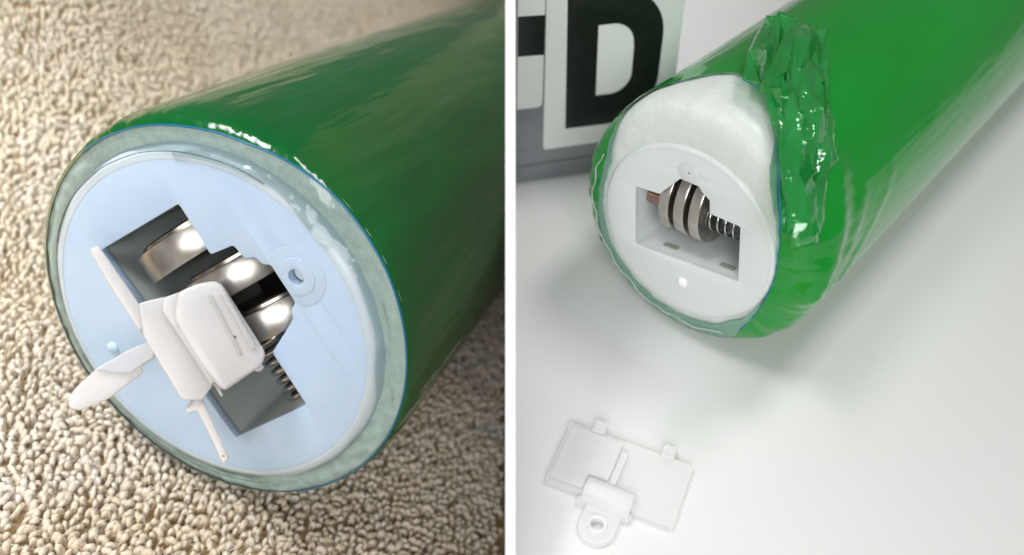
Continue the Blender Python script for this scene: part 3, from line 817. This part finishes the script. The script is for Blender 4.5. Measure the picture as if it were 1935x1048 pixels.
for d in np.linspace(150, 296, 170):
    q = 0.0022 + 0.0007 * lr_noise(math.radians(d), 0, 4.5, 60); r, s, (nr, ns) = fprof(q); o = 0.00042 + 0.0002 * lr_noise(math.radians(d), 0, 9.0, 61)
    r += nr * o; s += ns * o
    pts.append((r * math.cos(math.radians(d)), r * math.sin(math.radians(d)), -s - 0.0003))
V, Fc = tube_path(pts, 0.00009, 6); mesh_obj('film_lip_glint', V, Fc, M_LIP_GLINT, tubeR)

# torn flap folded back over the tube: rows along the tear, columns from fold to free edge; (angle deg, depth mm, height mm)
FLAP = [[(99.3, 20.0, 2.4), (96.7, 22.3, 2.8), (88.5, 23.1, 2.0), (82.8, 26.4, 0.7)], [(89.4, 10.9, 2.8), (82.0, 11.8, 3.6), (75.9, 15.0, 2.6), (70.9, 20.1, 0.7)], [(81.4, 5.2, 2.4), (72.8, 5.2, 3.4), (66.4, 9.5, 2.6), (59.9, 15.1, 0.7)], [(69.3, 6.1, 1.6), (65.1, 4.9, 2.4), (58.3, 6.6, 2.4), (50.4, 11.8, 0.6)], [(57.8, 1.6, 0.8), (55.4, 1.0, 1.7), (49.5, 3.6, 1.9), (40.3, 8.7, 0.5)], [(44.8, -2.5, 0.6), (43.8, -2.4, 1.2), (38.4, -0.5, 1.4), (31.6, 4.1, 0.4)], [(33.4, -5.4, 0.5), (31.0, -5.3, 0.7), (26.0, -3.6, 0.8), (18.4, 0.1, 0.4)]]
def flap():
    rows = len(FLAP); cols = len(FLAP[0])
    rng = random.Random(5)
    pts = []
    for i in range(13): 
        f = i / 12.0
        pts += [(f, 0.0), (f, 1.0)]
    for i in range(1, 8):
        pts += [(0.0, i / 8.0), (1.0, i / 8.0)]
    for _ in range(135): pts.append((rng.uniform(0.03, 0.97), rng.uniform(0.05, 0.95)))
    P2 = [Vector(p) for p in pts]
    res = delaunay_2d_cdt(P2, [], [], 0, 1e-5)
    vv, faces = res[0], res[2]
    def net(u, v):
        a = u * (rows - 1); b = v * (cols - 1)
        i = min(int(a), rows - 2); j = min(int(b), cols - 2); fa = a - i; fb = b - j
        g = lambda r, c: np.array(FLAP[r][c], float)
        return (g(i, j) * (1 - fa) + g(i + 1, j) * fa) * (1 - fb) + (g(i, j + 1) * (1 - fa) + g(i + 1, j + 1) * fa) * fb
    V = []
    for p in vv:
        th, s, h = net(p.x, p.y)
        edge = min(p.y, 1 - p.y) * 2
        h = max(0.25, h + rng.gauss(0, 0.68) * min(1, 0.35 + edge))
        if p.y > 0.01: th += rng.gauss(0, 0.7); s += rng.gauss(0, 0.25)
        else: h = net(p.x, p.y)[2]
        r = TR + h * MM; t = math.radians(th)
        V.append((r * math.cos(t), r * math.sin(t), -s * MM))
    ln = []
    for u in np.linspace(2 / 6.0, 1.0, 60):
        th, s, h = net(u, 0.0); r = TR + (h + 0.03) * MM; t = math.radians(th)
        ln.append((r * math.cos(t), r * math.sin(t), -s * MM))
    lv, lf = tube_path(ln, 0.00006, 6)
    me = bpy.data.meshes.new('torn_flap'); me.from_pydata(V, [], [tuple(f) for f in faces]); me.update()
    bm = bmesh.new(); bm.from_mesh(me)
    bmesh.ops.subdivide_edges(bm, edges=bm.edges[:], cuts=2, use_grid_fill=True)
    for v in bm.verts:
        v.co += Vector((0, 0, 0)) + v.co.normalized() * 0
        nz = noise.noise(v.co * 900); d = Vector((v.co.x, v.co.y, 0)).normalized()
        v.co += d * (nz * 0.00012 + 0.00005 * noise.noise(v.co * 2300))
    bmesh.ops.recalc_face_normals(bm, faces=bm.faces); bm.to_mesh(me); bm.free()
    o = finish('torn_flap', me, M_FLAP, tubeR, True, None, sharp=38)
    sd = o.modifiers.new('thickness', 'SOLIDIFY'); sd.thickness = 0.00004
    mesh_obj('blue_edge', lv, lf, M_BLUE, o)
    return o
flap()

# ------------------------------------------------------------------ loose cover on the table (lid lying flat)
ang = math.radians(-24.37)
MLR = Matrix.Translation((3.639 * MM, 52.873 * MM, 0)) @ Matrix.Rotation(ang, 4, 'Z')
lidR = empty('battery_cover', MLR)
tag(lidR, 'loose white battery cover lying flat on the white table top', 'battery cover', 'white plastic battery covers')
def flat(name, pts, z0, z1, bev, rnd, parent=None, holes=(), sharp=16):
    P = [round_poly([(x * MM, y * MM) for x, y in pts], rnd * MM, 4)] + [[(x * MM, y * MM) for x, y in h] for h in holes]
    me = plate_mesh(P, (z1 - z0) * MM, bev * MM, 3)
    pz = parent.matrix_local.translation.z if parent else 0.0
    return finish(name, me, M_LID_R, parent or lidR, True, Matrix.Translation((0, 0, (z0 + z1) / 2 * MM - pz)), sharp=sharp)
flat('plate', [(0, 0), (4.6, 0), (4.6, 0.3), (10.3, 0.3), (10.3, 0), (15.1, 0), (15.1, 8.8), (-0.2, 8.8)], 0.05, 0.85, 0.08, 0.35)
for x in (3.4, 11.9): flat('hinge_tab', [(x - 0.85, 8.4), (x + 0.85, 8.4), (x + 0.75, 10.2), (x - 0.75, 10.2)], 0.1, 1.25, 0.2, 0.3)
flat('raised_panel', [(0.45, 0.55), (4.4, 0.55), (4.4, 2.6), (6.7, 2.6), (6.7, 8.2), (0.3, 8.2)], 0.9, 1.1, 0.06, 0.2)
flat('rib', [(6.95, 2.2), (7.75, 2.2), (7.75, 7.0), (6.95, 7.0)], 0.9, 1.35, 0.10, 0.1)
# curved battery housing: quarter barrel
V = []; Fc = []
prof_h = [(2.15, 0.92), (2.1, 1.25), (1.85, 1.75), (1.4, 2.1), (0.8, 2.25), (0.1, 2.15), (-0.5, 1.8), (-0.95, 1.2), (-1.2, 0.5), (-1.25, 0.06)]
for x, k in ((4.75, 0.94), (4.9, 1.0), (10.1, 1.0), (10.28, 0.94)):
    for y, z in prof_h: V.append((x * MM, y * MM, z * k * MM))
m_ = len(prof_h)
for i in range(3):
    for j in range(m_ - 1):
        a = i * m_ + j; Fc.append((a, a + 1, a + m_ + 1, a + m_))
Fc += [tuple(range(m_)), tuple(3 * m_ + j for j in range(m_))[::-1]]
hb = mesh_obj('battery_housing', V, Fc, M_LID_R, lidR); recalc(hb.data); hb.data.set_sharp_from_angle(angle=math.radians(40))
ey = [(5.5, -1.0)] + [(7.55 + 2.1 * math.cos(a), -3.15 + 2.1 * math.sin(a)) for a in np.linspace(math.pi * 0.97, math.pi * 2.03, 20)] + [(9.7, -1.0)]
eye = flat('screw_eyelet', ey, 0.08, 0.85, 0.15, 0.05, holes=[circle(7.45, -2.95, 0.66, 28)])
flat('eyelet_ring', circle(7.45, -2.95, 1.15, 32), 0.7, 1.1, 0.12, 0.0, eye, holes=[circle(7.45, -2.95, 0.68, 28)])
flat('corner_foot', [(10.0, -1.3), (10.6, -1.3), (10.6, -0.2), (10.0, -0.2)], 0.05, 0.9, 0.1, 0.15)
flat('corner_foot', [(4.3, -1.2), (4.95, -1.2), (4.95, -0.2), (4.3, -0.2)], 0.05, 0.9, 0.1, 0.15)

# ------------------------------------------------------------------ letter sign behind the right tube
ea = math.radians(14.204)
ex, ey_, = Vector((math.cos(ea), math.sin(ea), 0)), Vector((0, 0, 1))
en = ex.cross(ey_)      # towards the camera
A0 = Vector((0.570, 110.347, 0.0)) * MM
MS = Matrix(((ex.x, ey_.x, en.x, A0.x), (ex.y, ey_.y, en.y, A0.y), (ex.z, ey_.z, en.z, A0.z), (0, 0, 0, 1)))
def upright(name, loops, z0, z1, bev, material, parent):
    me = plate_mesh([[(x * MM, y * MM) for x, y in l] for l in loops], (z1 - z0) * MM, bev * MM, 2)
    return finish(name, me, material, parent, True, Matrix.Translation((0, 0, (z0 + z1) / 2 * MM)), sharp=16)
bd = empty('sign_board', MS)
tag(bd, 'grey upright sign board on the table behind the two letter tiles', 'sign board')
upright('panel', [[(0.0, 0.02), (20, 0.02), (20, 44), (0.0, 44)]], -3.0, 0.0, 0.15, M_GREY, bd)
upright('ledge', [round_poly([(0.0, 3.0), (20, 3.0), (20, 3.4), (0.0, 3.4)], 0.1)], 0.02, 0.35, 0.08, M_GREY, bd)
td = empty('letter_tile', MS)
tag(td, 'white letter tile with a bold black D behind the torn tube', 'letter tile', 'letter tiles on the sign')
upright('tile', [round_poly([(4.36, 6.55), (25.9, 6.55), (25.0, 40), (4.1, 40)], 0.5)], 0.06, 1.0, 0.12, M_TILE, td)
outer = [(7.85, 10.1), (14.4, 9.95)] + [(14.6 + 7.95 * math.sin(a), 17.4 - 7.45 * math.cos(a)) for a in np.linspace(0.15, math.pi / 2, 12)] \
    + [(22.5, 24.0)] + [(15.2 + 7.25 * math.cos(a), 24.4 + 7.4 * math.sin(a)) for a in np.linspace(0.05, math.pi / 2, 12)] + [(7.2, 31.9)]
hole = [(12.5, 15.35), (14.6, 15.3)] + [(14.7 + 3.4 * math.sin(a), 18.6 - 3.3 * math.cos(a)) for a in np.linspace(0.1, math.pi / 2, 9)] \
    + [(18.0, 23.0)] + [(14.4 + 3.5 * math.cos(a), 23.4 + 3.55 * math.sin(a)) for a in np.linspace(0.05, math.pi / 2, 9)] + [(12.1, 26.95)]
upright('letter', [outer, hole], 1.0, 1.12, 0.03, M_BLACK, td)
te = empty('letter_tile', MS)
tag(te, 'white letter tile with a black bar, cut off by the white divider', 'letter tile', 'letter tiles on the sign')
upright('tile', [round_poly([(-0.02, 14.55), (4.02, 14.5), (4.05, 40), (-0.02, 40)], [0.02, 0.9, 0.1, 0.02])], 0.06, 0.95, 0.12, M_TILE, te)
upright('letter', [[(0.02, 23.5), (3.98, 23.3), (4.0, 29.4), (0.02, 29.6)]], 0.95, 1.07, 0.03, M_BLACK, te)
